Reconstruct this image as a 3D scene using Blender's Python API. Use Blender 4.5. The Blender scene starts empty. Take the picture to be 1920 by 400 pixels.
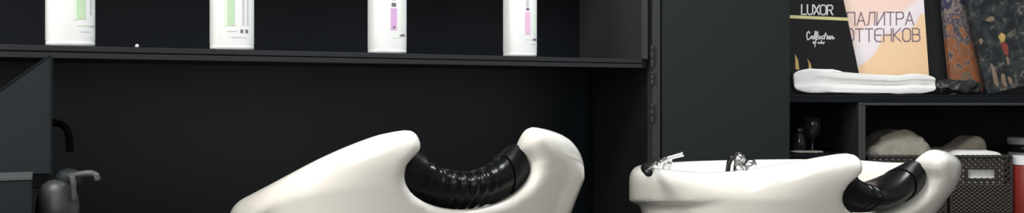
import bpy, bmesh, math, random
import numpy as np
from mathutils import Vector, Matrix, noise
random.seed(4)
PI = math.pi
C = bpy.context.scene.collection
EYE, F, HZ = 1.10, 1800.0, 170.0

def at(px, py, d):
    return Vector(((px-960)*d/F, d, EYE-(py-HZ)*d/F))

# ------------------------------------------------------------------ materials
def mat(name, col, rough=0.5, metal=0.0, spec=0.5, coat=0.0, bump=None, var=None, trans=0.0, sheen=0.0):
    m = bpy.data.materials.new(name); m.use_nodes = True
    nt = m.node_tree; b = nt.nodes['Principled BSDF']
    b.inputs['Base Color'].default_value = (*col, 1)
    b.inputs['Roughness'].default_value = rough
    b.inputs['Metallic'].default_value = metal
    b.inputs['Specular IOR Level'].default_value = spec
    b.inputs['Coat Weight'].default_value = coat
    b.inputs['Coat Roughness'].default_value = 0.06
    b.inputs['Transmission Weight'].default_value = trans
    b.inputs['Sheen Weight'].default_value = sheen
    tc = nt.nodes.new('ShaderNodeTexCoord')
    if bump:
        sc, st, dist = bump
        n = nt.nodes.new('ShaderNodeTexNoise'); n.inputs['Scale'].default_value = sc; n.inputs['Detail'].default_value = 4
        bp = nt.nodes.new('ShaderNodeBump'); bp.inputs['Strength'].default_value = st; bp.inputs['Distance'].default_value = dist
        nt.links.new(tc.outputs['Object'], n.inputs['Vector'])
        nt.links.new(n.outputs['Fac'], bp.inputs['Height']); nt.links.new(bp.outputs['Normal'], b.inputs['Normal'])
    if var:
        sc, col2 = var
        n = nt.nodes.new('ShaderNodeTexNoise'); n.inputs['Scale'].default_value = sc; n.inputs['Detail'].default_value = 5
        mx = nt.nodes.new('ShaderNodeMix'); mx.data_type = 'RGBA'
        mx.inputs['A'].default_value = (*col, 1); mx.inputs['B'].default_value = (*col2, 1)
        nt.links.new(tc.outputs['Object'], n.inputs['Vector'])
        nt.links.new(n.outputs['Fac'], mx.inputs['Factor']); nt.links.new(mx.outputs['Result'], b.inputs['Base Color'])
    return m

def blotch(name, stops, scale=20, detail=6, dist=1.0, rough=0.4, stretch=(1, 1, 1), offset=(0, 0, 0), rise=None):
    """printed cover artwork: a coloured cloud pattern fixed on the cover"""
    m = bpy.data.materials.new(name); m.use_nodes = True
    nt = m.node_tree; b = nt.nodes['Principled BSDF']; b.inputs['Roughness'].default_value = rough
    tc = nt.nodes.new('ShaderNodeTexCoord'); mp = nt.nodes.new('ShaderNodeMapping')
    mp.inputs['Scale'].default_value = stretch; mp.inputs['Location'].default_value = offset
    n = nt.nodes.new('ShaderNodeTexNoise'); n.inputs['Scale'].default_value = scale
    n.inputs['Detail'].default_value = detail; n.inputs['Distortion'].default_value = dist
    r = nt.nodes.new('ShaderNodeValToRGB')
    while len(r.color_ramp.elements) < len(stops): r.color_ramp.elements.new(0.5)
    for e, (p, c) in zip(r.color_ramp.elements, stops): e.position = p; e.color = (*c, 1)
    nt.links.new(tc.outputs['Object'], mp.inputs['Vector']); nt.links.new(mp.outputs['Vector'], n.inputs['Vector'])
    fac = n.outputs['Fac']
    if rise:                                   # the picture's own colours change from its foot to its top
        sep = nt.nodes.new('ShaderNodeSeparateXYZ'); ma = nt.nodes.new('ShaderNodeMath'); ma.operation = 'MULTIPLY_ADD'
        ad = nt.nodes.new('ShaderNodeMath'); ad.operation = 'ADD'
        nt.links.new(tc.outputs['Object'], sep.inputs[0]); nt.links.new(sep.outputs['Z'], ma.inputs[0])
        ma.inputs[1].default_value = rise[0]; ma.inputs[2].default_value = -rise[0]*rise[1]
        nt.links.new(fac, ad.inputs[0]); nt.links.new(ma.outputs[0], ad.inputs[1]); fac = ad.outputs[0]
    nt.links.new(fac, r.inputs['Fac']); nt.links.new(r.outputs['Color'], b.inputs['Base Color'])
    return m

def wave_cover():
    """printed cover: a peach hill, a lilac wave above it and a pink top"""
    m = bpy.data.materials.new('peach_cover'); m.use_nodes = True
    nt = m.node_tree; b = nt.nodes['Principled BSDF']; b.inputs['Roughness'].default_value = .45
    N = lambda t: nt.nodes.new(t)
    tc, sep, n, r = N('ShaderNodeTexCoord'), N('ShaderNodeSeparateXYZ'), N('ShaderNodeTexNoise'), N('ShaderNodeValToRGB')
    n.inputs['Scale'].default_value = 9; n.inputs['Detail'].default_value = 1
    def mth(op, a, c):
        q = N('ShaderNodeMath'); q.operation = op
        for k, v in enumerate((a, c)):
            if hasattr(v, 'links'): nt.links.new(v, q.inputs[k])
            else: q.inputs[k].default_value = v
        return q.outputs[0]
    nt.links.new(tc.outputs['Object'], sep.inputs[0]); nt.links.new(tc.outputs['Object'], n.inputs['Vector'])
    t = mth('SUBTRACT', sep.outputs['Z'], mth('MULTIPLY', sep.outputs['X'], .62))
    t = mth('ADD', t, mth('MULTIPLY', mth('SUBTRACT', n.outputs['Fac'], .5), .22))
    t = mth('ADD', mth('MULTIPLY', t, 2.0), .40)
    for k in range(3): r.color_ramp.elements.new(.5)
    for e, (p, c) in zip(r.color_ramp.elements, [(.0, (.83, .55, .30)), (.455, (.84, .59, .38)), (.475, (.78, .71, .76)), (.62, (.82, .76, .78)), (.70, (.84, .62, .54))]): e.position = p; e.color = (*c, 1)
    nt.links.new(t, r.inputs['Fac']); nt.links.new(r.outputs['Color'], b.inputs['Base Color'])
    return m

M = {}
M['ceramic'] = mat('white_ceramic', (.84, .82, .77), .22, coat=.6, var=(3, (.815, .795, .75)))
M['gel'] = mat('black_gel', (.0035, .004, .0045), .27, spec=.24, bump=(60, .15, .002))
M['gel_band'] = mat('black_band', (.004, .004, .005), .42, spec=.2, var=(30, (.003, .003, .004)))
M['wall'] = mat('black_wall_panel', (.0066, .0100, .0140), .45, spec=.34, bump=(14, .04, .004), var=(2.2, (.0058, .0098, .0120)))
M['shelf'] = mat('black_shelf_laminate', (.0058, .0074, .0100), .45, spec=.14, bump=(120, .06, .0006))
M['strip'] = mat('shelf_edge_banding', (.016, .018, .021), .42, spec=.35, bump=(90, .05, .0006))
M['door'] = mat('charcoal_door', (.0105, .0150, .0155), .5, spec=.4, bump=(30, .05, .002), var=(4, (.009, .013, .0138)))
M['post'] = mat('dark_grey_edge', (.030, .030, .033), .45)
M['blackmatte'] = mat('matt_black', (.006, .006, .007), .7, spec=.2, var=(8, (.004, .004, .005)))
M['strapblack'] = mat('black_webbing', (.0015, .0015, .0018), .9, spec=.03, var=(40, (.001, .001, .0012)))
M['cube_edge'] = mat('grey_laminate', (.030, .031, .036), .45, bump=(80, .05, .0006))
M['floor'] = mat('dark_grey_floor', (.16, .15, .14), .45, var=(6, (.12, .115, .11)))
M['ceil'] = mat('white_ceiling', (.75, .75, .74), .8, bump=(40, .05, .002))
M['paint'] = mat('pale_grey_paint', (.55, .54, .52), .75, bump=(60, .05, .002))
M['bottle'] = mat('white_bottle_plastic', (.76, .775, .785), .35, coat=.2, bump=(50, .02, .0005))
M['cap'] = mat('white_cap', (.82, .82, .82), .3, bump=(80, .05, .0003))
M['green'] = mat('pale_green_print', (.47, .63, .43), .5, var=(60, (.42, .58, .40)))
M['lgreen'] = mat('faint_green_print', (.66, .78, .63), .5, var=(60, (.62, .76, .60)))
M['pink'] = mat('pink_print', (.60, .36, .62), .5, var=(60, (.56, .33, .58)))
M['lpink'] = mat('rose_print', (.74, .45, .62), .5, var=(60, (.70, .42, .58)))
M['grey'] = mat('grey_print', (.52, .53, .55), .5, var=(60, (.46, .47, .5)))
M['dgrey'] = mat('dark_print', (.13, .12, .16), .5, var=(60, (.16, .15, .19)))
M['towel'] = mat('white_terry', (.74, .74, .73), .95, spec=.1, bump=(260, .5, .002), sheen=.3)
M['beige'] = mat('beige_terry', (.36, .33, .28), .95, spec=.1, bump=(220, .9, .004), var=(30, (.19, .172, .145)))
M['wicker'] = mat('dark_brown_wicker', (.022, .017, .014), .5, spec=.4, bump=(160, .4, .001), var=(70, (.035, .028, .023)))
M['wicker2'] = mat('brown_weave', (.030, .025, .021), .6, bump=(160, .8, .002), var=(90, (.010, .008, .007)))
M['chrome'] = mat('chrome', (.82, .83, .85), .12, metal=1, bump=(30, .02, .0005))
M['blackplastic'] = mat('black_plastic', (.008, .008, .009), .3, bump=(60, .05, .0005))
M['red'] = mat('red_plastic', (.25, .028, .020), .45, var=(12, (.20, .022, .016)))
M['greyplastic'] = mat('grey_plastic', (.28, .28, .28), .45, var=(10, (.24, .24, .24)))
M['file'] = mat('charcoal_card', (.013, .0175, .0215), .6, spec=.2, bump=(50, .1, .001), var=(9, (.012, .0155, .019)))
M['casegrey'] = mat('charcoal_case', (.011, .014, .0175), .55, spec=.2, bump=(50, .1, .001), var=(9, (.009, .012, .015)))
M['alu'] = mat('dull_metal_edge', (.07, .08, .083), .45, metal=.2, bump=(80, .1, .0005))
M['dispenser'] = mat('dark_grey_shell', (.034, .037, .041), .45, bump=(60, .15, .001), var=(22, (.022, .025, .028)))
M['spout'] = mat('dull_grey_plastic', (.050, .054, .056), .45, bump=(60, .15, .001))
M['bookblack'] = mat('black_cover', (.007, .007, .008), .35, spec=.4, bump=(40, .04, .0005))
M['gold'] = mat('gold_foil', (.60, .55, .24), .4, metal=.3, var=(40, (.72, .68, .38)))
M['white_ink'] = mat('white_ink', (.62, .62, .61), .5, var=(90, (.66, .66, .65)))
M['mauve_ink'] = mat('mauve_ink', (.23, .165, .20), .5, var=(90, (.27, .20, .23)))
M['page'] = mat('paper_pages', (.62, .60, .55), .8, bump=(300, .3, .001))
M['peach'] = wave_cover()
M['rust_art'] = blotch('rust_painted_cover', [(.28, (.14, .12, .08)), (.38, (.33, .085, .03)), (.45, (.16, .10, .06)), (.50, (.36, .11, .04)), (.55, (.20, .15, .12)), (.62, (.05, .045, .07)), (.70, (.26, .21, .19)), (.78, (.04, .04, .08))], 38, 9, .8, stretch=(1, 1, .8), rise=(1.5, .135))
M['dark_art'] = blotch('dark_painted_cover', [(.34, (.006, .008, .012)), (.48, (.012, .016, .020)), (.55, (.035, .042, .045)), (.60, (.010, .012, .016)), (.645, (.15, .14, .115)), (.69, (.02, .025, .03))], 34, 8, .8)
M['figure_gold'] = mat('ochre_print', (.38, .24, .07), .5, var=(60, (.55, .38, .14)))
M['figure_red'] = mat('red_print', (.26, .05, .035), .5, var=(70, (.16, .03, .025)))
M['figure_tan'] = mat('tan_print', (.26, .19, .13), .5, var=(60, (.15, .10, .07)))
M['bag'] = mat('black_film', (.022, .022, .023), .4, spec=.3, bump=(40, .3, .003))
M['darkglass'] = mat('smoked_glass', (.02, .022, .022), .08, spec=.6, bump=(20, .05, .001))

# ------------------------------------------------------------------ helpers
def link(name, me, m, parent=None, smooth=False):
    o = bpy.data.objects.new(name, me); C.objects.link(o)
    for x in (m if isinstance(m, (list, tuple)) else [m]): me.materials.append(x)
    if parent: o.parent = parent
    if smooth: me.polygons.foreach_set('use_smooth', [True]*len(me.polygons))
    return o
def obj(name, bm, m, parent=None, smooth=False):
    me = bpy.data.meshes.new(name)
    bmesh.ops.recalc_face_normals(bm, faces=bm.faces[:])
    bm.to_mesh(me); bm.free()
    return link(name, me, m, parent, smooth)
def thing(name, label, cat, loc=(0, 0, 0), rz=0, group=None):
    o = bpy.data.objects.new(name, None); C.objects.link(o); o.empty_display_size = .05
    o.location = loc; o.rotation_euler = (0, 0, rz)
    o['label'] = label; o['category'] = cat
    if group: o['group'] = group
    return o
def tag(o, label, cat, group=None):
    o['label'] = label; o['category'] = cat
    if group: o['group'] = group
    return o
def struct(o):
    o['kind'] = 'structure'; return o

def box(bm, lo, hi, bev=0.0, mx=None, mi=0):
    c = [(a+b)/2 for a, b in zip(lo, hi)]; s = [b-a for a, b in zip(lo, hi)]
    r = bmesh.ops.create_cube(bm, size=1)
    vs = r['verts']
    for v in vs: v.co = Vector((v.co.x*s[0]+c[0], v.co.y*s[1]+c[1], v.co.z*s[2]+c[2]))
    if bev > 0:
        es = list({e for v in vs for e in v.link_edges})
        q = bmesh.ops.bevel(bm, geom=es, offset=bev, segments=2, profile=.6, affect='EDGES')
        vs = list({v for f in q['faces'] for v in f.verts} | {v for v in vs if v.is_valid})
    if mx is not None:
        for v in vs: v.co = mx @ v.co
    for f in {f for v in vs for f in v.link_faces}: f.material_index = mi
    return vs
def nb(): return bmesh.new()
def boxbm(lo, hi, bev=0.0):
    bm = nb(); box(bm, lo, hi, bev); return bm
def tube(bm, pts, rad, seg=14, cap=True):
    pts = [Vector(p) for p in pts]; n = len(pts)
    rads = rad if isinstance(rad, (list, tuple)) else [rad]*n
    up = Vector((0, 0, 1)); rings = []; prev = None
    for i, p in enumerate(pts):
        t = (pts[min(i+1, n-1)]-pts[max(i-1, 0)]).normalized()
        if prev is None:
            a = up if abs(t.z) < .9 else Vector((1, 0, 0))
            x = t.cross(a).normalized()
        else:
            x = (prev - t*prev.dot(t)).normalized()
        prev = x; y = t.cross(x)
        rings.append([bm.verts.new(p+(x*math.cos(k*2*PI/seg)+y*math.sin(k*2*PI/seg))*rads[i]) for k in range(seg)])
    for i in range(n-1):
        for k in range(seg):
            bm.faces.new((rings[i][k], rings[i][(k+1) % seg], rings[i+1][(k+1) % seg], rings[i+1][k]))
    if cap:
        bm.faces.new(rings[0][::-1]); bm.faces.new(rings[-1])
def lathe(bm, prof, seg=28, mx=None, sup=2.0, sy=1.0):
    """prof: list of (r, z); superellipse exponent sup; sy squeezes y"""
    rings = []
    for r, z in prof:
        ring = []
        for k in range(seg):
            a = k*2*PI/seg; c, s = math.cos(a), math.sin(a)
            x = math.copysign(abs(c)**(2/sup), c)*r; y = math.copysign(abs(s)**(2/sup), s)*r*sy
            p = Vector((x, y, z))
            ring.append(bm.verts.new(mx @ p if mx is not None else p))
        rings.append(ring)
    for i in range(len(rings)-1):
        for k in range(seg):
            bm.faces.new((rings[i][k], rings[i][(k+1) % seg], rings[i+1][(k+1) % seg], rings[i+1][k]))
    bm.faces.new(rings[0][::-1]); bm.faces.new(rings[-1])
def prism(bm, poly, y0, y1):
    """poly in x,z extruded along y"""
    a = [bm.verts.new((x, y0, z)) for x, z in poly]; b = [bm.verts.new((x, y1, z)) for x, z in poly]
    n = len(poly)
    bm.faces.new(a); bm.faces.new(b[::-1])
    for i in range(n): bm.faces.new((a[i], b[i], b[(i+1) % n], a[(i+1) % n]))
def catmull(pts, per=8):
    pts = [Vector(p) for p in pts]; out = []
    for i in range(len(pts)-1):
        p0 = pts[max(i-1, 0)]; p1 = pts[i]; p2 = pts[i+1]; p3 = pts[min(i+2, len(pts)-1)]
        for k in range(per):
            t = k/per
            out.append(.5*((2*p1)+(p2-p0)*t+(2*p0-5*p1+4*p2-p3)*t*t+(3*p1-p0-3*p2+p3)*t**3))
    out.append(pts[-1]); return out
def soft(bm, lo, hi, e1=.5, e2=.5, nu=60, nv=26, amp=.004, freq=14, seed=0, fn=None):
    """a soft rounded slab (superellipsoid) with wrinkles, for cloth"""
    c = Vector([(a+b)/2 for a, b in zip(lo, hi)]); s = Vector([(b-a)/2 for a, b in zip(lo, hi)])
    pw = lambda x, e: math.copysign(abs(x)**e, x)
    rows = []
    for j in range(1, nv):
        ph = -PI/2+PI*j/nv; row = []
        for i in range(nu):
            th = 2*PI*i/nu
            p = Vector((pw(math.cos(ph), e1)*pw(math.cos(th), e2)*s.x, pw(math.cos(ph), e1)*pw(math.sin(th), e2)*s.y, pw(math.sin(ph), e1)*s.z))
            q = p+c
            if fn: q = fn(q, p)
            d = noise.noise_vector((q+Vector((seed*7.1, seed*3.3, 0)))*freq)+.5*noise.noise_vector((q+Vector((seed, 5, 0)))*freq*2.3)
            row.append(bm.verts.new(q+d*amp))
        rows.append(row)
    for j in range(len(rows)-1):
        for i in range(nu):
            bm.faces.new((rows[j][i], rows[j][(i+1) % nu], rows[j+1][(i+1) % nu], rows[j+1][i]))
    bm.faces.new(rows[0][::-1]); bm.faces.new(rows[-1])

# stroke lettering -----------------------------------------------------------
GL = {'П': [[(0, 0), (0, 1), (.6, 1), (.6, 0)]], 'А': [[(0, 0), (.32, 1), (.64, 0)], [(.12, .35), (.52, .35)]],
      'Л': [[(0, 0), (.1, .1), (.22, 1), (.6, 1), (.6, 0)]], 'И': [[(0, 1), (0, 0), (.6, 1), (.6, 0)]],
      'Т': [[(0, 1), (.6, 1)], [(.3, 1), (.3, 0)]], 'Р': [[(0, 0), (0, 1), (.42, 1), (.56, .88), (.56, .62), (.42, .48), (0, .48)]],
      'О': [[(.16, 0), (.0, .2), (0, .8), (.16, 1), (.46, 1), (.62, .8), (.62, .2), (.46, 0), (.16, 0)]],
      'Е': [[(.55, 1), (.16, 1), (0, .82), (0, .18), (.16, 0), (.55, 0)], [(0, .5), (.5, .5)]],
      'Н': [[(0, 0), (0, 1)], [(.6, 0), (.6, 1)], [(0, .5), (.6, .5)]], 'К': [[(0, 0), (0, 1)], [(.56, 1), (.05, .5), (.58, 0)]],
      'В': [[(0, 0), (0, 1), (.42, 1), (.54, .88), (.54, .64), (.42, .53), (0, .53)], [(.42, .53), (.58, .4), (.58, .14), (.44, 0), (0, 0)]],
      'L': [[(0, 1), (0, 0), (.5, 0)]], 'U': [[(0, 1), (0, .2), (.15, 0), (.42, 0), (.57, .2), (.57, 1)]],
      'X': [[(0, 0), (.58, 1)], [(0, 1), (.58, 0)]], 'R': [[(0, 0), (0, 1), (.42, 1), (.56, .88), (.56, .62), (.42, .48), (0, .48)], [(.3, .48), (.58, 0)]]}
GL['O'] = GL['О']
def strokes(bm, lines, x, z, h, wd, y=0.0, th=.0005):
    """each polyline becomes flat raised ink on a cover facing -y"""
    for ln in lines:
        for a, b in zip(ln[:-1], ln[1:]):
            p = Vector((x+a[0]*h, z+a[1]*h)); q = Vector((x+b[0]*h, z+b[1]*h)); d = q-p
            if d.length < 1e-6: continue
            d.normalize(); n = Vector((-d.y, d.x))*wd/2; p2 = p-d*wd*.4; q2 = q+d*wd*.4
            prism(bm, [tuple(p2+n), tuple(q2+n), tuple(q2-n), tuple(p2-n)], y-th, y)
def write(bm, txt, x, z, h, wd, gap=.22, y=0.0):
    for ch in txt:
        if ch != ' ':
            strokes(bm, GL[ch], x, z, h, wd, y); x += (max(p[0] for l in GL[ch] for p in l)+gap)*h
        else: x += .5*h

# ------------------------------------------------------------------ the room
TH = math.atan2(.547, .837)
AL = Vector((math.cos(TH), math.sin(TH), 0)); NR = Vector((math.sin(TH), -math.cos(TH), 0))   # along the shelf wall, out of it
O = Vector((-.828, 1.80, 0))
def wp(t, n, z): return O+AL*t+NR*n+Vector((0, 0, z))
def wt(px, n=0.0):
    """distance along the shelf wall at which a plane n in front of it meets a picture column"""
    s = (px-960)/F; B = O+NR*n
    return (s*B.y-B.x)/(AL.x-s*AL.y)

struct(obj('floor', boxbm((-3.4, -2.6, -.05), (3.2, 3.6, 0)), M['floor']))
struct(obj('ceiling', boxbm((-3.4, -2.6, 2.8), (3.2, 3.6, 2.85)), M['ceil']))
struct(obj('wall_back', boxbm((.55, 3.46, 0), (3.2, 3.56, 2.8)), M['wall']))
struct(obj('wall_right', boxbm((3.0, -2.6, 0), (3.1, 3.6, 2.8)), M['paint']))
struct(obj('wall_front', boxbm((-3.4, -2.6, 0), (3.2, -2.5, 2.8)), M['paint']))
struct(obj('wall_outer', boxbm((-3.4, -2.6, 0), (-3.3, 3.6, 2.8)), M['paint']))
wl = struct(obj('wall_left', boxbm((-2.9, .26, 0), (1.95, .36, 2.8)), M['wall']))
wl.location = O; wl.rotation_euler = (0, 0, TH)
wr = wp(1.95, -.26, 0)
struct(obj('wall_corner', boxbm((wr.x-.02, wr.y-.02, 0), (wr.x+.08, 3.5, 2.8)), M['wall']))

# ------------------------------------------------------------------ display shelf with the bottles
SZ = 1.183
sh = thing('wall_shelf', 'long black display shelf carrying four white bottles above the large basin', 'shelf', (O.x, O.y, SZ), TH)
tl = wt(1209, .035)
bm = nb(); box(bm, (-1.5, -.030, -.024), (tl+.010, .259, 0), .001)
board = obj('shelf_board', bm, M['shelf'], sh)
bm = nb(); box(bm, (-1.5, -.034, -.0105), (tl-.008, -.0295, -.0005), .0008); box(bm, (-1.5, -.034, -.0235), (tl-.008, -.0295, -.0135), .0008)
obj('edge_banding', bm, M['strip'], board)
bm = nb(); box(bm, (tl-.010, -.036, .0), (tl+.010, .259, .42), .0012); obj('side_panel', bm, M['post'], sh)
bm = nb(); box(bm, (-1.5, .235, .0005), (tl-.0105, .2585, .42), .001); obj('back_panel', bm, M['shelf'], sh)
bm = nb(); box(bm, (-1.5, -.030, .4205), (tl+.010, .259, .442), .001); obj('top_board', bm, M['shelf'], sh)

def bottle(px, label, decals, w=.0425, rz=0.0):
    t = wt(px, 0)
    b = thing('shampoo_bottle', label, 'bottle', wp(t, 0, SZ), TH+rz, 'white bottles on the display shelf')
    sy = .70; sup = 2.7
    bm = nb(); lathe(bm, [(w*.93, 0), (w*.985, .002), (w, .006), (w*.985, .0085), (w*.985, .0095), (w, .012), (w, .165), (w*.97, .180), (w*.8, .196), (w*.45, .206), (w*.36, .209), (w*.36, .214)], 56, sup=sup, sy=sy)
    obj('body', bm, M['bottle'], b, True).data.set_sharp_from_angle(angle=.7)
    bm = nb(); lathe(bm, [(w*.40, .2145), (w*.42, .216), (w*.42, .245), (w*.38, .25)], 32); obj('cap', bm, M['cap'], b, True)
    # the printed label follows the curved face
    ww = w+.0004; mats = []; bm = nb()
    for (x0, x1, z0, z1, key) in decals:
        m = M[key]
        if m not in mats: mats.append(m)
        n = 6; rows = []
        for i in range(n+1):
            x = (x0+(x1-x0)*i/n)
            y = -(max(1-abs(x/ww)**sup, 0)**(1/sup))*(w*sy+.0006)
            rows.append((bm.verts.new((x, y, z0)), bm.verts.new((x, y, z1)), bm.verts.new((x, y+.0004, z0)), bm.verts.new((x, y+.0004, z1))))
        for i in range(n):
            a, c = rows[i], rows[i+1]
            for f in ((a[0], c[0], c[1], a[1]), (a[2], a[3], c[3], c[2]), (a[1], c[1], c[3], a[3]), (a[0], a[2], c[2], c[0])):
                bm.faces.new(f).material_index = mats.index(m)
        for a in (rows[0], rows[-1]): bm.faces.new((a[0], a[1], a[3], a[2])).material_index = mats.index(m)
    obj('label_print', bm, mats, b)
def small_print(x0, z, n, key, w=.0022, h=.003, step=.0034):
    return [(x0+i*step, x0+i*step+w, z, z+h*(.7+.3*((i*7) % 3)/2), key) for i in range(n)]
bottle(132, 'widest white bottle with a green stripe, at the left end of the shelf',
       [(.006, .0225, .050, .150, 'green'), (.002, .006, .048, .15, 'lgreen'), (.030, .034, .060, .15, 'grey')] + small_print(.008, .037, 7, 'lgreen') + small_print(.030, .036, 3, 'grey', .0026, .004) + small_print(.014, .026, 5, 'grey', .002, .002), .0425)
bottle(435, 'white bottle with green and grey stripes, second along the shelf',
       [(-.019, -.004, .048, .15, 'green'), (-.024, -.019, .046, .15, 'lgreen'), (.012, .016, .050, .15, 'grey'), (.022, .025, .050, .15, 'grey')] + small_print(-.018, .036, 6, 'grey', .002, .0022) + [(.008, .0135, .034, .041, 'dgrey'), (.0185, .024, .034, .041, 'dgrey')] + small_print(-.010, .024, 9, 'grey', .002, .002), .0435)
bottle(726, 'white bottle with a violet-pink stripe directly above the large basin',
       [(-.006, .009, .052, .100, 'pink'), (-.004, .007, .104, .112, 'dgrey'), (-.001, .005, .055, .060, 'dgrey'), (-.003, .006, .118, .150, 'grey'), (.022, .026, .054, .12, 'lgreen')] + small_print(.017, .038, 4, 'dgrey', .003, .006, .004) + small_print(-.002, .034, 6, 'lgreen', .002, .002), .0435)
bottle(975, 'narrow white bottle with a rose stripe, farthest right on the shelf',
       [(-.005, .010, .054, .108, 'lpink'), (-.002, .007, .112, .118, 'dgrey'), (.000, .006, .056, .060, 'grey'), (-.002, .006, .122, .15, 'grey'), (.023, .029, .054, .105, 'lgreen')] + small_print(.018, .039, 4, 'dgrey', .003, .006, .004) + small_print(-.003, .040, 5, 'lpink', .002, .002) + small_print(.010, .030, 6, 'grey', .002, .0015), .0425)
t = wt(257, .01)
bm = nb(); lathe(bm, [(.001, 0), (.0028, .0008), (.0036, .003), (.0030, .0055), (.001, .0068)], 16)
bd = obj('bead', bm, M['cap'], smooth=True); bd.location = wp(t, .01, SZ)
tag(bd, 'tiny white bead lying on the shelf between the green-striped bottles', 'bead')

# ------------------------------------------------------------------ tall charcoal cabinet
NF = .035
x0, x1 = wt(1223, NF), wt(1481, NF)
cab = thing('tall_cabinet', 'tall flat charcoal cabinet behind the smaller basin and left of the books', 'cabinet', wp(x0, NF, 0), TH)
W = x1-x0; dsp = wt(1242, NF)-x0
bm = nb(); box(bm, (0, .022, .004), (W, .255, 2.3), .002); obj('carcass', bm, M['blackmatte'], cab)
bm = nb(); box(bm, (.001, -.002, .02), (dsp-.009, .021, 2.28), .002); obj('stile', bm, M['post'], cab)
bm = nb(); box(bm, (dsp, 0, .02), (W, .021, 2.28), .002); dr = obj('door', bm, M['door'], cab)
for py0, py1 in ((86, 128), (135, 160), (196, 232)):
    d = wp(x0, NF, 0).y; z0, z1 = EYE-(py1-HZ)*d/F, EYE-(py0-HZ)*d/F
    bm = nb(); tube(bm, [(-.004, -.003, z0+(z1-z0)*k/8) for k in range(9)], [.0045, .0055, .0055, .004, .0055, .0055, .004, .0055, .0045], 12)
    box(bm, (-.001, -.0035, z0+.003), (.012, -.002, z1-.003))
    obj('hinge', bm, M['strip'], cab, False)

# ------------------------------------------------------------------ basins (implicit surface, polygonised on a fine grid)
def S(a, b, x):
    t = np.clip((x-a)/(b-a), 0, 1); return t*t*(3-2*t)
def smax(a, b, k):
    h = np.clip(.5+.5*(a-b)/k, 0, 1); return b+(a-b)*h+k*h*(1-h)
BS = 1.22
NW, NH, NC = .096, .047, -.012          # neck notch: half width, half height, centre height
def rimh(u, v=0.0): return .042*np.clip((u+.25)/.46, 0, 1.04)**2.1-.016*S(.06, .25, np.abs(v))*S(-.12, .15, u)
def front(w): return .285-.62*np.clip(.05-w, -.1, .22)-.15*np.clip(-.17-w, 0, 1)
def basin(u, v, w):
    h = rimh(u, v)
    step = .017*S(0, -.012, w-h+np.clip(.066-.09*(u+.2), .030, .072))*(1-S(.0, .15, u))
    tap = .26*np.clip(-.07-w, 0, 1)+.9*np.clip(-.10-w, 0, 1)**2
    Af = np.maximum(front(w), .03)-step; Ab = .265-step-tap*.9; B = .245-step-tap*.75-1.6*(w-.0)**2*(w > 0)-.55*np.clip(-.025-w, 0, .15)*S(.0, .2, u)
    A = np.where(u > 0, Af, Ab)
    n = np.where(u > 0, 3.2, 2.25)
    r = (np.abs(u/A)**n+np.abs(v/B)**n)**(1/n)
    out = (r-1)*np.minimum(A, B)
    out = smax(out, w-h, .030+.022*S(-.05, .20, u))
    out = smax(out, -(w+.27), .05)
    Ai = np.where(u > 0, np.maximum(front(w)-.055, .03), .228); Bi = .200
    ri = (np.abs(u/Ai)**2.3+np.abs(v/Bi)**2.3)**(1/2.3)
    inn = smax((ri-1)*.2, -(w+.165), .10)
    f = smax(out, -inn, .030)
    lowr = (np.sqrt((v/NW)**2+((w-NC)/NH)**2)-1)*.075
    side = np.abs(v)-NW+.020*S(-.008, .020, w)
    nt = np.where(w < NC, lowr, side)
    nt = smax(nt, .06-u, .05)
    return smax(f, -nt, .021)

def polygonise(f, lo, hi, h):
    ax = [np.arange(l, m+h, h) for l, m in zip(lo, hi)]
    U, V, Wg = np.meshgrid(*ax, indexing='ij'); val = f(U, V, Wg)
    n = val.shape; ins = val < 0
    cnt = np.zeros([k-1 for k in n]); acc = np.zeros([k-1 for k in n]+[3])
    def sl(o, full): return tuple(slice(o_, o_+k-1) for o_, k in zip(o, full))
    corners = [(i, j, k) for i in (0, 1) for j in (0, 1) for k in (0, 1)]
    for c in corners:
        for d in range(3):
            if c[d]: continue
            e = list(c); e[d] = 1
            a, b = val[sl(c, n)], val[sl(e, n)]
            x = (a < 0) != (b < 0); tt = np.where(x, a/np.where(x, a-b, 1), 0)
            cnt += x
            for q in range(3):
                acc[..., q] += np.where(x, c[q]+(tt if q == d else 0), 0)
    act = cnt > 0; idx = -np.ones(act.shape, int); idx[act] = np.arange(act.sum())
    cell = np.argwhere(act); P = np.array(lo)+(cell+acc[act]/cnt[act][:, None])*h
    faces = []
    for d in range(3):
        a = np.moveaxis(ins, d, 0); x = a[:-1] != a[1:]; x = np.moveaxis(x, 0, d)
        pos = np.argwhere(x); o1, o2 = [q for q in range(3) if q != d]
        ok = np.all([(pos[:, o] > 0) & (pos[:, o] < n[o]-1) for o in (o1, o2)], axis=0); pos = pos[ok]
        def g(s, t):
            q = pos.copy(); q[:, o1] -= s; q[:, o2] -= t; return idx[q[:, 0], q[:, 1], q[:, 2]]
        quad = np.stack([g(0, 0), g(1, 0), g(1, 1), g(0, 1)], 1)
        flip = ins[pos[:, 0], pos[:, 1], pos[:, 2]]
        if d == 1: flip = ~flip
        quad[~flip] = quad[~flip][:, ::-1]; faces.append(quad)
    for _ in range(4):                       # settle the vertices on the surface
        e = h*.25; v0 = f(*P.T); G = np.stack([(f(*(P+np.eye(3)[q]*e).T)-f(*(P-np.eye(3)[q]*e).T))/(2*e) for q in range(3)], 1)
        P = P-G*np.clip(v0/np.maximum((G**2).sum(1), .05), -h, h)[:, None]*.8
    me = bpy.data.meshes.new('bowl'); me.from_pydata(P.tolist(), [], np.concatenate(faces).tolist()); me.update()
    return me
bowl_me = polygonise(basin, (-.29, -.262, -.30), (.315, .262, .085), .0065)
bmx = bmesh.new(); bmx.from_mesh(bowl_me); bmesh.ops.recalc_face_normals(bmx, faces=bmx.faces[:]); bmesh.ops.scale(bmx, vec=(BS, BS, BS), verts=bmx.verts[:]); bmx.to_mesh(bowl_me); bmx.free()

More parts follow.
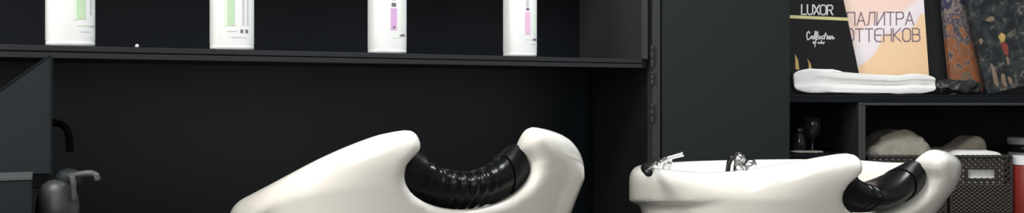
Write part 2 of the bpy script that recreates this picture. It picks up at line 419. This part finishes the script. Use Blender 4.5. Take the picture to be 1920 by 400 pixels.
def rest_mesh(pleats):
    """saddle-shaped roll lying in the neck notch; returns the roll and its two end bands"""
    def sec(v, grow=0.0, seg=26):
        k = abs(v)/.085
        lo = NC-NH*math.sqrt(max(1-(v/(NW+.002))**2, .02))+.001
        up = -.010+.029*k**1.6
        wc, hh, ra = (lo+up)/2, (up-lo)/2+grow, .048-.022*k**2+grow
        if pleats:
            q = .0020*math.sin(v*430)*math.exp(-((v+.012)/.036)**2); hh += q; ra += q
        else:
            q = -.0035*math.exp(-((v+.018)/.003)**2)-.002*math.exp(-((v+.032)/.0025)**2); hh += q; ra += q
        sg = math.copysign(1, v); out = []
        for a in (i*2*PI/seg for i in range(seg)):
            w = wc+hh*math.sin(a)
            out.append(Vector((.199+.62*wc+ra*math.cos(a)+.45*hh*math.sin(a), v-sg*.5*min(k, 1)**2*hh*math.sin(a), w))*BS)
        return out
    def sweep(bm, a0, a1, n, grow=0.0):
        rings = [[bm.verts.new(p) for p in sec(a0+(a1-a0)*i/n, grow)] for i in range(n+1)]
        for i in range(n):
            for k in range(26):
                bm.faces.new((rings[i][k], rings[i][(k+1) % 26], rings[i+1][(k+1) % 26], rings[i+1][k]))
        bm.faces.new(rings[0][::-1]); bm.faces.new(rings[-1])
    a0, a1 = -.090, .090
    bm = nb(); sweep(bm, a0+.024, a1-.024, 170)
    bands = []
    for p, q in ((a0, a0+.024), (a1-.024, a1)):
        b2 = nb(); sweep(b2, p, q, 10, .0022); bands.append(b2)
    return bm, bands

def make_basin(label, px, py, d, rz, tilt, anchor, pleats):
    R = Matrix.Rotation(rz, 4, 'Z') @ Matrix.Rotation(-tilt, 4, 'Y')
    loc = at(px, py, d)-R @ (Vector(anchor)*BS)
    t = thing('shampoo_basin', label, 'basin', (loc.x, loc.y, 0), rz, 'white shampoo basins')
    b = link('bowl', bowl_me, M['ceramic'], t, True) if not bowl_me.materials else None
    if b is None:
        b = bpy.data.objects.new('bowl', bowl_me); C.objects.link(b); b.parent = t
    b.location = (0, 0, loc.z); b.rotation_euler = (0, -tilt, 0)
    bm, bands = rest_mesh(pleats)
    r = obj('neck_rest', bm, M['gel'], t, True); r.location = b.location; r.rotation_euler = b.rotation_euler
    for q in bands: obj('end_band', q, M['gel_band'], r, True).data.set_sharp_from_angle(angle=.9)
    zb = loc.z-.32
    bm = nb(); lathe(bm, [(.20, 0), (.20, .02), (.12, .05), (.09, .12), (.085, zb-.1), (.11, zb), (.12, zb+.03)], 32); obj('pedestal', bm, M['blackmatte'], t, True)
    return t, loc, R

big, bloc, bR = make_basin('large white basin in the middle with a pleated black neck rest', 697, 257, 1.50, -math.radians(59), math.radians(14), (.190, -.12, .043), True)
small, sloc, sR = make_basin('smaller white basin on the right with a chrome tap on its rim', 1523, 284, 1.75, -math.radians(62), 0, (.190, -.12, .043), False)

# mixer tap on the far rim of the right basin, hand shower at its back
def on(u, v, w): return Vector((u, v, w+sloc.z))
mv = -.196*BS; fu = sR @ Vector((1, 0, 0)); pu = sR @ Vector((0, 1, 0)); q0 = sloc+pu*mv
sx = (1386-960)/F; mu = (sx*q0.y-q0.x)/(fu.x-sx*fu.y)
bm = nb()
rz0 = float(rimh(mu/BS, .196))*BS-.014
def ot(a, b, c): return on(mu+a, mv+b, rz0+c)
lathe(bm, [(.015, -.010), (.015, .003), (.011, .006), (.010, .028), (.012, .032), (.010, .040), (.004, .043)], 24, Matrix.Translation(ot(0, 0, 0)))
tp = obj('mixer_tap', bm, M['chrome'], small, True)
bm = nb(); tube(bm, catmull([ot(.0, .002, .032), ot(-.010, .006, .040), ot(-.020, .014, .030), ot(-.026, .020, .0), ot(-.028, .022, -.012)], 8), .0065, 14); obj('spout', bm, M['chrome'], tp, True)
bm = nb(); tube(bm, catmull([ot(-.014, -.004, .036), ot(-.026, -.002, .024), ot(-.036, .002, -.004)], 6), [.005]*7+[.0045]*3+[.004]*3, 10); obj('lever', bm, M['blackplastic'], tp, True)
bm = nb(); lathe(bm, [(.010, -.010), (.010, .003), (.008, .008), (.012, .016), (.013, .022), (.009, .029)], 22, Matrix.Translation(ot(.024, .004, .004))); obj('control_knob', bm, M['chrome'], tp, True)

RM = Matrix.Translation(Vector((sloc.x, sloc.y, 0))) @ Matrix.Rotation(-math.radians(62), 4, 'Z')
q1 = sloc+fu*(-.170*BS); sv = (1250-960)/F; hv = (sv*q1.y-q1.x)/(pu.x-sv*pu.y)
hs = thing('hand_shower', 'chrome hand shower with black grip at the back of the smaller basin', 'shower', RM @ on(-.170*BS, hv, 0))
inv = hs.location.copy()
def hp(px, py, d): return at(px, py, d)-inv
d0 = inv.y
bm = nb(); tube(bm, catmull([hp(1232, 312, d0-.02), hp(1242, 303, d0-.02), hp(1258, 295, d0-.03), hp(1281, 289, d0-.04)], 8), [.006]*6+[.007]*10+[.006]*9, 12); obj('spray_head', bm, M['chrome'], hs, True)
dg = lambda py: min(d0, (EYE-sloc.z-.022)*F/(py-HZ))     # just above the rim
bm = nb(); tube(bm, catmull([hp(1226, 303, d0), hp(1218, 310, dg(310)), hp(1209, 315, dg(315)), hp(1216, 324, dg(324))], 6), [.0075]*19, 12); obj('grip', bm, M['blackplastic'], hs, True)
bm = nb()
for px in (1245, 1256):
    tube(bm, catmull([hp(px, 298, d0-.02), hp(px+1, 312, d0-.015), hp(px-1, 322, d0-.01), hp(px, 333, d0)], 5), .0045, 10)
tube(bm, [hp(1243, 309, d0-.02), hp(1259, 307, d0-.02)], .005, 10)
obj('holder', bm, M['chrome'], hs, True)

# ------------------------------------------------------------------ right-hand cube shelving with books, towels, baskets
YR = 3.0
pr = lambda px, py, d=YR: at(px, py, d)
un = thing('cube_shelving', 'black open shelving unit at the right holding books, towels and baskets', 'shelf', (.84, YR, 0))
ux = lambda px: pr(px, 0).x-.84
uz = lambda py: pr(0, py).z
ZT = uz(178)
bm = nb(); box(bm, (0, -.01, ZT-.024), (1.35, .44, ZT), .002); obj('top_board', bm, M['shelf'], un)
bm = nb(); box(bm, (ux(1607), -.014, uz(198)), (1.35, .44, ZT-.0245), .002); obj('cube_top', bm, M['cube_edge'], un)
bm = nb(); box(bm, (ux(1607), -.014, .07), (ux(1620), .44, uz(198)-.0005), .002); obj('divider', bm, M['cube_edge'], un)
bm = nb(); box(bm, (0, 0, 0), (.018, .44, ZT-.0245), .002); obj('side_panel', bm, M['blackmatte'], un)
bm = nb(); box(bm, (1.332, 0, 0), (1.35, .44, uz(198)-.0005), .002); obj('side_panel', bm, M['blackmatte'], un)
bm = nb(); box(bm, (.0185, .42, .02), (1.3315, .439, uz(199)), .001); obj('back_panel', bm, M['blackmatte'], un)
bm = nb(); box(bm, (.0185, .0, uz(296)), (ux(1607)-.0005, .4195, uz(289)), .001); obj('shelf_board', bm, M['shelf'], un)
ZB = .62
bm = nb(); box(bm, (ux(1620)+.0005, .0, ZB-.02), (1.3315, .4195, ZB), .001); obj('bottom_board', bm, M['shelf'], un)
bm = nb(); box(bm, (.86-.84, .02, 0), (1.33, .40, .069), .001); obj('plinth', bm, M['blackmatte'], un)

# books: a cover block with pages; origin at the base, local x along the cover, -y the cover face
def book(name, label, bl, w, h, th, cover, rz=0.0, ry=0.0, rx=0.0, cat='book', group='books on the right shelf'):
    b = thing(name, label, cat, bl, 0, group); b.rotation_euler = (rx, ry, rz)
    bm = nb(); box(bm, (0, 0, 0), (w, .003, h), .0008); box(bm, (0, th-.003, 0), (w, th, h), .0008); box(bm, (0, .003, 0), (.003, th-.003, h))
    c = obj('cover', bm, cover, b)
    bm = nb(); box(bm, (.0032, .0032, .004), (w-.004, th-.0032, h-.004)); obj('pages', bm, M['page'], b)
    return b
# black book
p = pr(1482, 177, 3.03); s3 = 3.03/F
b1 = thing('book', 'black book with white lettering and a gold stripe, leftmost on the shelf', 'book', (p.x, 3.035, ZT+.0005), math.radians(3), 'books on the right shelf')
tx = lambda px: (px-1482)*s3
bm = nb(); edge = [(0, 0), (tx(1623), 0), (tx(1572), .40), (-.002, .40)]
prism(bm, edge, 0, .003); prism(bm, edge, .012, .015); box(bm, (0, .003, 0), (.003, .012, .398)); obj('cover', bm, M['bookblack'], b1)
bm = nb(); prism(bm, [(.0035, .003), (tx(1620), .003), (tx(1570), .396), (.0035, .396)], .0032, .0118); obj('pages', bm, M['page'], b1)
zz = lambda py: uz(py)-ZT
bm = nb(); write(bm, 'LUXOR', tx(1502), zz(25), .030, .0042, .12, -.0001); obj('title_lettering', bm, M['white_ink'], b1).rotation_euler = (0, math.radians(.8), 0)
bm = nb(); prism(bm, [(-.0002, zz(33)), (tx(1596), zz(37.5)), (tx(1595), zz(31.5)), (-.0002, zz(27))], -.0006, -.0001); obj('gold_stripe', bm, M['gold'], b1)
bm = nb()
scr = [[(.30, .80), (.22, .98), (.05, .85), (0, .45), (.1, .12), (.3, .2), (.45, .45)], [(.62, .2), (.5, .3), (.55, .5), (.68, .45), (.68, .25), (.62, .2)],
       [(.75, .2), (.9, 1.0), (.98, .9), (.82, .25), (.92, .2), (1.1, .95), (1.16, .88), (1.02, .25), (1.1, .2)],
       [(1.2, .35), (1.36, .45), (1.28, .55), (1.2, .35), (1.3, .18), (1.48, .35)], [(1.7, .5), (1.56, .45), (1.58, .22), (1.76, .25)],
       [(1.8, .2), (1.98, .8)], [(1.82, .58), (2.06, .6)], [(2.1, .2), (2.16, .5)], [(2.3, .2), (2.24, .4), (2.36, .5), (2.42, .3), (2.3, .2)], [(2.5, .2), (2.56, .5), (2.7, .48), (2.72, .2), (2.85, .3)]]
strokes(bm, scr, tx(1514), zz(76), .031, .0038, -.0001)
scr2 = [[(.2, .3), (0, .3), (.1, .7), (.3, .6), (.2, .3)], [(.35, -.3), (.5, .9), (.7, 1.0)], [(.4, .5), (.65, .5)], [(1.1, .55), (.95, .5), (.95, .3), (1.1, .32)], [(1.25, .3), (1.2, .5), (1.35, .55), (1.4, .35), (1.25, .3)],
        [(1.5, .3), (1.65, .9)], [(1.75, .3), (1.7, .5), (1.9, .5), (1.88, .3), (1.75, .3)], [(2.0, .25), (2.05, .55), (2.2, .55)]]
strokes(bm, scr2, tx(1526), zz(84), .017, .0026, -.0001)
obj('script_lettering', bm, M['white_ink'], b1)
bm = nb(); prism(bm, [(.060, zz(129)), (.070, zz(131)), (.066, zz(118)), (.055, zz(109)), (.060, zz(118))], -.0006, -.0001); prism(bm, [(.018, zz(130)), (.030, zz(131)), (.026, zz(112)), (.016, zz(100))], -.0006, -.0001)
obj('cover_picture', bm, [M['figure_gold']], b1)
# peach book
p = pr(1570, 177, 3.085); s2 = 3.085/F
b2 = book('book', 'peach and lilac book with mauve lettering beside the black book', (p.x, p.y, ZT+.0005), .303, .40, .012, M['peach'], rz=math.radians(2), ry=math.radians(-4))
bx = lambda px: (px-1566)*s2
bz = lambda py: (177-py)*s2
bm = nb(); write(bm, 'ПАЛИТРА', bx(1586), bz(47), 24*s2, .0042, .17, -.0001); write(bm, 'ОТТЕНКОВ', bx(1583), bz(78), 24*s2, .0042, .16, -.0001)
obj('title_lettering', bm, M['mauve_ink'], b2).rotation_euler = (0, math.radians(3.5), 0)
# dark slim book behind, rust book, dark book
p = pr(1738, 177, 3.12)
book('book', 'plain black book standing right behind the peach book', (p.x, p.y, ZT+.0005), .075, .34, .02, M['bookblack'], rz=math.radians(5), ry=math.radians(-2))
p = pr(1786, 177, 3.10)
b4 = book('book', 'rust and blue painted-cover book leaning between black and dark books', (p.x, p.y, ZT+.0005), .13, .34, .02, M['rust_art'], rz=math.radians(4), ry=math.radians(-6))
p = pr(1852, 177, 3.05)
b5 = book('book', 'large dark book with small painted figures, at the right end of the shelf', (p.x, p.y, ZT+.0005), .24, .36, .022, M['dark_art'], rz=math.radians(3), ry=math.radians(-13))
for (x, z, w, h, mi) in ((.075, .150, .022, .030, 0), (.078, .105, .020, .050, 1), (.083, .075, .010, .030, 2), (.028, .01, .014, .09, 2), (.055, .005, .014, .055, 2), (.048, .225, .03, .014, 2), (.01, .16, .012, .02, 2), (.075, .012, .012, .03, 2)):
    bm = nb()
    pts = [(x+w*(.5+.5*math.cos(a)*(1+.25*math.sin(3*a+x*90))), z+h*(.5+.5*math.sin(a)*(1+.2*math.cos(2*a+z*70)))) for a in (k*2*PI/12 for k in range(12))]
    prism(bm, pts, -.0007, -.0001)
    obj('painted_figure', bm, M[('figure_gold', 'figure_red', 'figure_tan')[mi]], b5)

# white folded towel
p0 = pr(1491, 177, 3.0); x0, x1 = p0.x, pr(1757, 0).x
tw = nb(); hh = uz(133)-ZT
def fold(q, p):
    # two stacked folds with a groove along the side, higher on the left
    a = (q.x-x0)/(x1-x0)
    q.z = ZT+.001+(q.z-ZT-.001)*(1.06-.24*S(.25, .42, a)+.05*math.sin(a*9)+.03*math.sin(a*23))
    zr = (q.z-ZT)/hh
    g = math.exp(-((zr-.46-.05*math.sin(a*7))/.07)**2); q.y += (.016*g if p.y < 0 else 0)
    if .27 < a < .31 and zr > .1: q.z -= .004; q.y += .004
    return q
soft(tw, (x0, YR+.002, ZT+.004), (x1, YR+.026, ZT+hh), .38, .22, 150, 44, .0035, 16, 3, fold)
tag(obj('towel', tw, M['towel'], smooth=True), 'white folded towel lying in front of the black and peach books', 'towel')
# crumpled black bag
bm = nb(); a, b = pr(1762, 176), pr(1845, 150)
soft(bm, (a.x, YR+.005, ZT+.003), (b.x, YR+.05, b.z), .8, .8, 70, 26, .010, 42, 5)
tag(obj('plastic_bag', bm, M['bag'], smooth=True), 'crumpled black plastic bag in front of the painted books', 'bag')
# left cubby: smoked glass and jar, pale cloth
zc = uz(289)
p = pr(1523, 289, 3.10); bm = nb()
lathe(bm, [(.024, 0), (.024, .002), (.004, .006), (.0035, .035), (.010, .043), (.024, .062), (.028, .088), (.026, .112), (.0245, .112), (.026, .088), (.022, .064), (.006, .046)], 28)
g = obj('wine_glass', bm, M['darkglass'], smooth=True); g.location = (p.x, p.y, zc+.0008); tag(g, 'dark stemmed glass standing in the black cubby under the towel', 'glass')
p = pr(1498, 289, 3.12); bm = nb(); lathe(bm, [(.022, 0), (.025, .003), (.025, .050), (.019, .058), (.019, .062)], 28); j = thing('jar', 'small dark jar left of the stemmed glass in the cubby', 'jar', (p.x, p.y, zc+.0008))
obj('body', bm, M['darkglass'], j, True)
bm = nb(); lathe(bm, [(.021, .0625), (.0215, .064), (.0215, .078), (.019, .080)], 28); obj('lid', bm, M['blackplastic'], j, True)
a, b = pr(1489, 291), pr(1548, 284.5); bm = nb()
soft(bm, (a.x, YR+.008, zc+.001), (b.x, YR+.055, zc+.008), .5, .4, 60, 14, .0012, 30, 8)
tag(obj('cloth', bm, M['beige'], smooth=True), 'thin beige cloth folded on the board below the stemmed glass', 'cloth')

# wicker baskets
def basket(label, px0, px1, d, hole):
    a, b = pr(px0, 291, d), pr(px1, 291, d); w = b.x-a.x; h = a.z-ZB-.001; dp = .26
    bk = thing('wicker_basket', label, 'basket', (a.x, d, ZB+.001), 0, 'wicker baskets')
    dense = h-.095
    def side(L):
        """strips in a local x,z plane, thickness in y: diagonal lattice above a dense weave"""
        bm = nb(); sp = .0190; z0, z1 = dense, h-.010
        for sg, yo in ((1, -.0012), (-1, .0012)):
            for i in range(-int((z1-z0)/sp)-2, int(L/sp)+2):
                xs = i*sp
                p, q = (xs, z0), (xs+(z1-z0), z1)
                if sg < 0: p, q = (L-p[0], z0), (L-q[0], z1)
                dx, dz = q[0]-p[0], q[1]-p[1]
                t0, t1 = 0.0, 1.0
                ta, tb = sorted(((0-p[0])/dx, (L-p[0])/dx)); t0, t1 = max(t0, ta), min(t1, tb)
                if t1-t0 < .03: continue
                segs = [(t0, t1)]
                if hole:
                    hx0, hx1, hz0, hz1 = L*.5-.043, L*.5+.043, h-.074, h-.045
                    u0, u1 = sorted(((hx0-p[0])/dx, (hx1-p[0])/dx)); w0, w1 = sorted(((hz0-p[1])/dz, (hz1-p[1])/dz))
                    c0, c1 = max(u0, w0), min(u1, w1)
                    if c1 > c0: segs = [(t0, min(c0, t1)), (max(c1, t0), t1)]
                for s0, s1 in segs:
                    if s1-s0 < .02: continue
                    A = Vector((p[0]+dx*s0, yo, p[1]+dz*s0)); B = Vector((p[0]+dx*s1, yo, p[1]+dz*s1))
                    n = Vector((-(B-A).z, 0, (B-A).x)).normalized()*.0034
                    prism(bm, [((A+n).x, (A+n).z), ((B+n).x, (B+n).z), ((B-n).x, (B-n).z), ((A-n).x, (A-n).z)], yo-.001, yo+.001)
        if hole:
            for lo, hi in (((hx0-.006, -.004, hz0-.006), (hx1+.006, .003, hz0)), ((hx0-.006, -.004, hz1), (hx1+.006, .003, hz1+.006)), ((hx0-.006, -.004, hz0), (hx0, .003, hz1)), ((hx1, -.004, hz0), (hx1+.006, .003, hz1))): box(bm, lo, hi, .001)
        k = 0; z = .012
        while z < dense:                           # dense weave: wavy horizontal canes
            n = int(L/.008); pts = [(L*i/n, .0022*(1 if (i+k) % 2 else -1), z) for i in range(n+1)]
            tube(bm, pts, .0033, 6); z += .0060; k += 1
        return bm
    f = obj('front_side', side(w), M['wicker'], bk)
    o = obj('rear_side', side(w), M['wicker'], bk); o.location = (0, dp, 0)
    for x in (0.0, w):
        o = obj('end_side', side(dp), M['wicker'], bk); o.location = (x, 0, 0); o.rotation_euler = (0, 0, PI/2)
    bm = nb(); box(bm, (0, .0, 0), (w, dp, .01)); obj('base', bm, M['wicker2'], bk)
    bm = nb()
    R = .006
    for A, B in (((0, 0, h-R), (w, 0, h-R)), ((w, 0, h-R), (w, dp, h-R)), ((w, dp, h-R), (0, dp, h-R)), ((0, dp, h-R), (0, 0, h-R))):
        n = 40; A, B = Vector(A), Vector(B); tube(bm, [A+(B-A)*i/n for i in range(n+1)], [R*(1+.14*math.sin(i*1.9)) for i in range(n+1)], 8)
    for x in (0, w):
        for y in (0, dp): tube(bm, [(x, y, .004), (x, y, h-R)], .005, 8)
    obj('rim', bm, M['wicker2'], bk)
    return bk, a, b, w, h, dp
k1 = basket('wicker basket heaped with beige towel, left of the one with the handle slot', 1630, 1773, 3.03, False)
k2 = basket('wicker basket with a pale handle slot, beside the red canister', 1784, 1896, 3.03, True)
# towels in the baskets
bk, a, b, w, h, dp = k1
zt = a.z
def heap(q, p):
    e = (q.x-(a.x+w*.56))/(w*.66)
    if p.z > 0: q.z = zt-.01+(q.z-zt+.01)*(.28+.95*math.exp(-(e/.62)**2))
    return q
bm = nb(); soft(bm, (a.x+.016, 3.048, zt-.16), (b.x-.016, 3.272, zt+.060), .42, .35, 130, 46, .0065, 26, 2, heap)
tag(obj('towel', bm, M['beige'], smooth=True), 'beige terry towel heaped high in the left wicker basket', 'towel', 'towels in the baskets')
bk, a2, b2_, w2, h2, dp2 = k2
bm = nb(); zt2 = a2.z
soft(bm, (a2.x+.012, 3.042, zt2-.16), (b2_.x-.012, 3.12, zt2+.012), .35, .25, 90, 34, .0025, 26, 6)
tag(obj('towel', bm, M['towel'], smooth=True), 'white towel showing over the rim and through the basket handle slot', 'towel', 'towels in the baskets')
bm = nb()
def heap2(q, p):
    e = (q.x-a2.x)/w2
    if p.z > 0: q.z = zt2-.05+(q.z-zt2+.05)*(.60+.40*S(.35, .75, e))
    return q
soft(bm, (a2.x+.014, 3.135, zt2-.16), (b2_.x-.016, 3.265, zt2+.056), .3, .3, 90, 34, .004, 24, 9, heap2)
tag(obj('towel', bm, M['beige'], smooth=True), 'greyish beige towel rolled behind the white one in the slotted basket', 'towel', 'towels in the baskets')
# red canister and the grey tub behind it
p = pr(1930, 310, 3.06); zl = pr(0, 311, 3.04).z-ZB-.001; zl2 = pr(0, 293, 3.04).z-ZB-.001
cn = thing('canister', 'red canister with white lid at the right edge beside the slotted basket', 'canister', (p.x, p.y, ZB+.001))
bm = nb(); lathe(bm, [(.052, 0), (.056, .004), (.056, zl-.006), (.052, zl)], 40); obj('body', bm, M['red'], cn, True).data.set_sharp_from_angle(angle=.8)
bm = nb(); lathe(bm, [(.049, zl+.0005), (.053, zl+.003), (.053, zl2-.003), (.048, zl2)], 40); obj('lid', bm, M['cap'], cn, True).data.set_sharp_from_angle(angle=.8)
p = pr(1928, 290, 3.22); zz1 = p.z+.058-ZB-.001
tb = thing('tub', 'grey tub with dark band standing behind the red canister', 'tub', (p.x, p.y, ZB+.001))
bm = nb(); lathe(bm, [(.058, 0), (.062, .004), (.062, zz1-.052), (.060, zz1-.050)], 40); obj('body', bm, M['greyplastic'], tb, True)
bm = nb(); lathe(bm, [(.059, zz1-.0495), (.059, zz1-.024)], 40); obj('band', bm, M['blackplastic'], tb, True)
bm = nb(); lathe(bm, [(.063, zz1-.0235), (.064, zz1-.02), (.064, zz1-.003), (.060, zz1)], 40); obj('lid', bm, M['greyplastic'], tb, True)

# ------------------------------------------------------------------ the dark things at the left edge
ZD = .88
ct = thing('side_cabinet', 'low black cabinet under the file box at the left edge', 'cabinet', (-1.05, 1.52, 0))
bm = nb(); box(bm, (-.30, -.21, ZD-.03), (.40, .19, ZD), .003); obj('worktop', bm, M['blackmatte'], ct)
bm = nb(); box(bm, (-.29, -.19, .06), (.39, .185, ZD-.0305), .002); obj('carcass', bm, M['blackmatte'], ct)
bm = nb(); box(bm, (-.285, -.212, .07), (.385, -.1905, ZD-.034), .002); obj('door', bm, M['casegrey'], ct)
bm = nb(); box(bm, (-.27, -.16, 0), (.37, .17, .0595)); obj('plinth', bm, M['blackmatte'], ct)
# storage box carrying the file
def facing(px, d):
    """corner point on a picture column, turned so the box's right end is seen edge-on; gives maps from the picture to its front face"""
    c = at(px, HZ, d); a = -math.atan2(c.x, c.y)-math.radians(.6); ax = Vector((math.cos(a), math.sin(a), 0))
    def hit(qx, qy):
        k = (qx-960)/F; t = (k*c.y-c.x)/(ax.x-k*ax.y); y = c.y+ax.y*t
        return t, EYE-(qy-HZ)*y/F
    return c, a, hit
cf, af, hit = facing(98, 1.56)
zf = hit(98, 326)[1]
sb = thing('storage_box', 'black box supporting the slanted file holder at the left edge', 'box', (cf.x, cf.y, ZD+.0005), af)
hb = zf-ZD-.001
bm = nb(); box(bm, (-.28, .012, 0), (-.008, .10, hb*.72), .002); obj('body', bm, M['blackmatte'], sb)
bm = nb(); box(bm, (-.281, .011, hb*.72+.0005), (-.007, .101, hb), .002); obj('lid', bm, M['blackmatte'], sb)
fl = thing('file_holder', 'charcoal file holder with a diagonal top edge below the shelf', 'file holder', (cf.x, cf.y, zf+.0005), af)
h2 = lambda px, py: (hit(px, py)[0], hit(px, py)[1]-zf)
pA, pB, pC = h2(94, 104), h2(0, 170), h2(-70, 219); zt_ = pA[1]; xl = pC[0]
poly = [(0, 0), (0, zt_), pA, pB, pC, (xl, 0)]
for y in (0.0, .088):
    bm = nb(); prism(bm, poly, y, y+.003); obj('side_panel', bm, M['file'], fl)
bm = nb(); box(bm, (-.003, .0032, .0), (0, .0878, zt_), .0005); obj('rear_panel', bm, M['file'], fl)
bm = nb(); box(bm, (xl, .0032, .0), (xl+.003, .0878, pC[1]), .0005); obj('front_panel', bm, M['file'], fl)
bm = nb(); box(bm, (xl+.0032, .0032, .0), (-.0032, .0878, .003)); obj('base_panel', bm, M['file'], fl)
h3 = lambda px, py: (h2(px, py)[0], .03, h2(px, py)[1])
bm = nb(); tube(bm, catmull([h3(92, 232), h3(110, 233), h3(124, 243), h3(130, 262), h3(131, 288)], 8), .0062, 10); obj('strap', bm, M['strapblack'], fl, True)
bm = nb(); tube(bm, [(-.0015, -.0005, 0.004), (-.0015, -.0005, zt_)], .0012, 8); obj('edge_piping', bm, M['shelf'], fl)
bm = nb(); tube(bm, [(pA[0], -.0005, pA[1]), (pB[0], -.0005, pB[1]), (pC[0], -.0005, pC[1])], .0012, 8); obj('edge_piping', bm, M['shelf'], fl)
# case in front
cc, ac, hit = facing(60, 1.40)
zc2 = hit(60, 329)[1]; hc = zc2-ZD-.001
cs = thing('carry_case', 'charcoal case with a pale metal top edge at the bottom left corner', 'case', (cc.x, cc.y, ZD+.0005), ac)
bm = nb(); box(bm, (-.26, 0, 0), (0, .075, hc-.007), .002); obj('body', bm, M['casegrey'], cs)
bm = nb(); box(bm, (-.261, -.001, hc-.0065), (.0005, .076, hc), .001); obj('metal_edge', bm, M['alu'], cs)
# round dispenser
dd = 1.47; pc = at(108, 0, dd)
ds = thing('dispenser', 'dark rounded dispenser with a curved grey spout, beside the charcoal case', 'dispenser', (pc.x, dd, ZD+.0005))
dx = lambda px: at(px, 0, dd).x-pc.x
dz = lambda py: at(0, py, dd).z-ZD-.0005
rb = dx(139); tz = dz(337)
bm = nb()
pf = [(rb*.9, 0), (rb*1.05, .006), (rb*1.2, .03), (rb*1.24, tz*.42)]+[(rb*1.24*math.cos(k*PI/22)**.72, tz*.42+tz*.58*math.sin(k*PI/22)**.9) for k in range(1, 11)]
lathe(bm, pf, 40, sy=.9); obj('body', bm, M['dispenser'], ds, True)
bm = nb(); lathe(bm, [(.017, tz-.012), (.019, tz-.004), (.018, tz+.006), (.012, tz+.013), (.003, tz+.016)], 26, Matrix.Translation((dx(122), .012, 0))); obj('cap', bm, M['casegrey'], ds, True)
bm = nb(); tube(bm, catmull([(dx(142), -.012, dz(330)), (dx(146), -.014, dz(345)), (dx(147), -.014, dz(375))], 6), [.0045]*7+[.0038]*6, 12); obj('collar', bm, M['spout'], ds, True)
bm = nb(); tube(bm, catmull([(dx(132), -.002, dz(331)), (dx(152), -.006, dz(327)), (dx(172), -.006, dz(325)), (dx(183), -.006, dz(328)), (dx(187), -.006, dz(338))], 8), [.0052]*20+[.0045]*13, 12); obj('spout', bm, M['spout'], ds, True)

# ------------------------------------------------------------------ light
def area(name, loc, size, power, col, target=None):
    l = bpy.data.lights.new(name, 'AREA'); l.shape = 'RECTANGLE'; l.size, l.size_y = size; l.energy = power; l.color = col
    o = bpy.data.objects.new(name, l); C.objects.link(o); o.location = loc
    if target is not None:
        o.rotation_euler = (Vector(target)-Vector(loc)).to_track_quat('-Z', 'Y').to_euler()
    return o
area('ceiling_lamp', (.75, 1.75, 2.75), (.9, .5), 50, (.94, .98, 1.0))
area('ceiling_lamp_warm', (-1.1, .4, 2.75), (.9, .6), 58, (1.0, .955, .88))
area('side_fill_light', (-3.2, -.7, 1.55), (1.8, 1.5), 85, (1.0, .965, .90), (-.2, 1.7, 1.0))  # added warm fill that brightens the large basin's near side; no window there
area('window_daylight', (-.3, -2.3, 1.7), (2.6, 1.6), 44, (.97, .985, 1.0), (.3, 1.8, 1.0))
w = bpy.data.worlds.new('room_air'); bpy.context.scene.world = w; w.use_nodes = True
w.node_tree.nodes['Background'].inputs['Color'].default_value = (.8, .85, .9, 1)
w.node_tree.nodes['Background'].inputs['Strength'].default_value = .2

# ------------------------------------------------------------------ camera
cam = bpy.data.cameras.new('camera'); co = bpy.data.objects.new('camera', cam); C.objects.link(co)
cam.sensor_width = 36; cam.lens = 36*F/1920; cam.shift_y = -(200-HZ)/1920
co.location = (0, 0, EYE); co.rotation_euler = (PI/2, 0, 0); cam.clip_start = .02
sc = bpy.context.scene; sc.camera = co
sc.view_settings.view_transform = 'Standard'; sc.view_settings.look = 'None'; sc.view_settings.exposure = 0; sc.view_settings.gamma = 1
sc.view_settings.use_curve_mapping = False
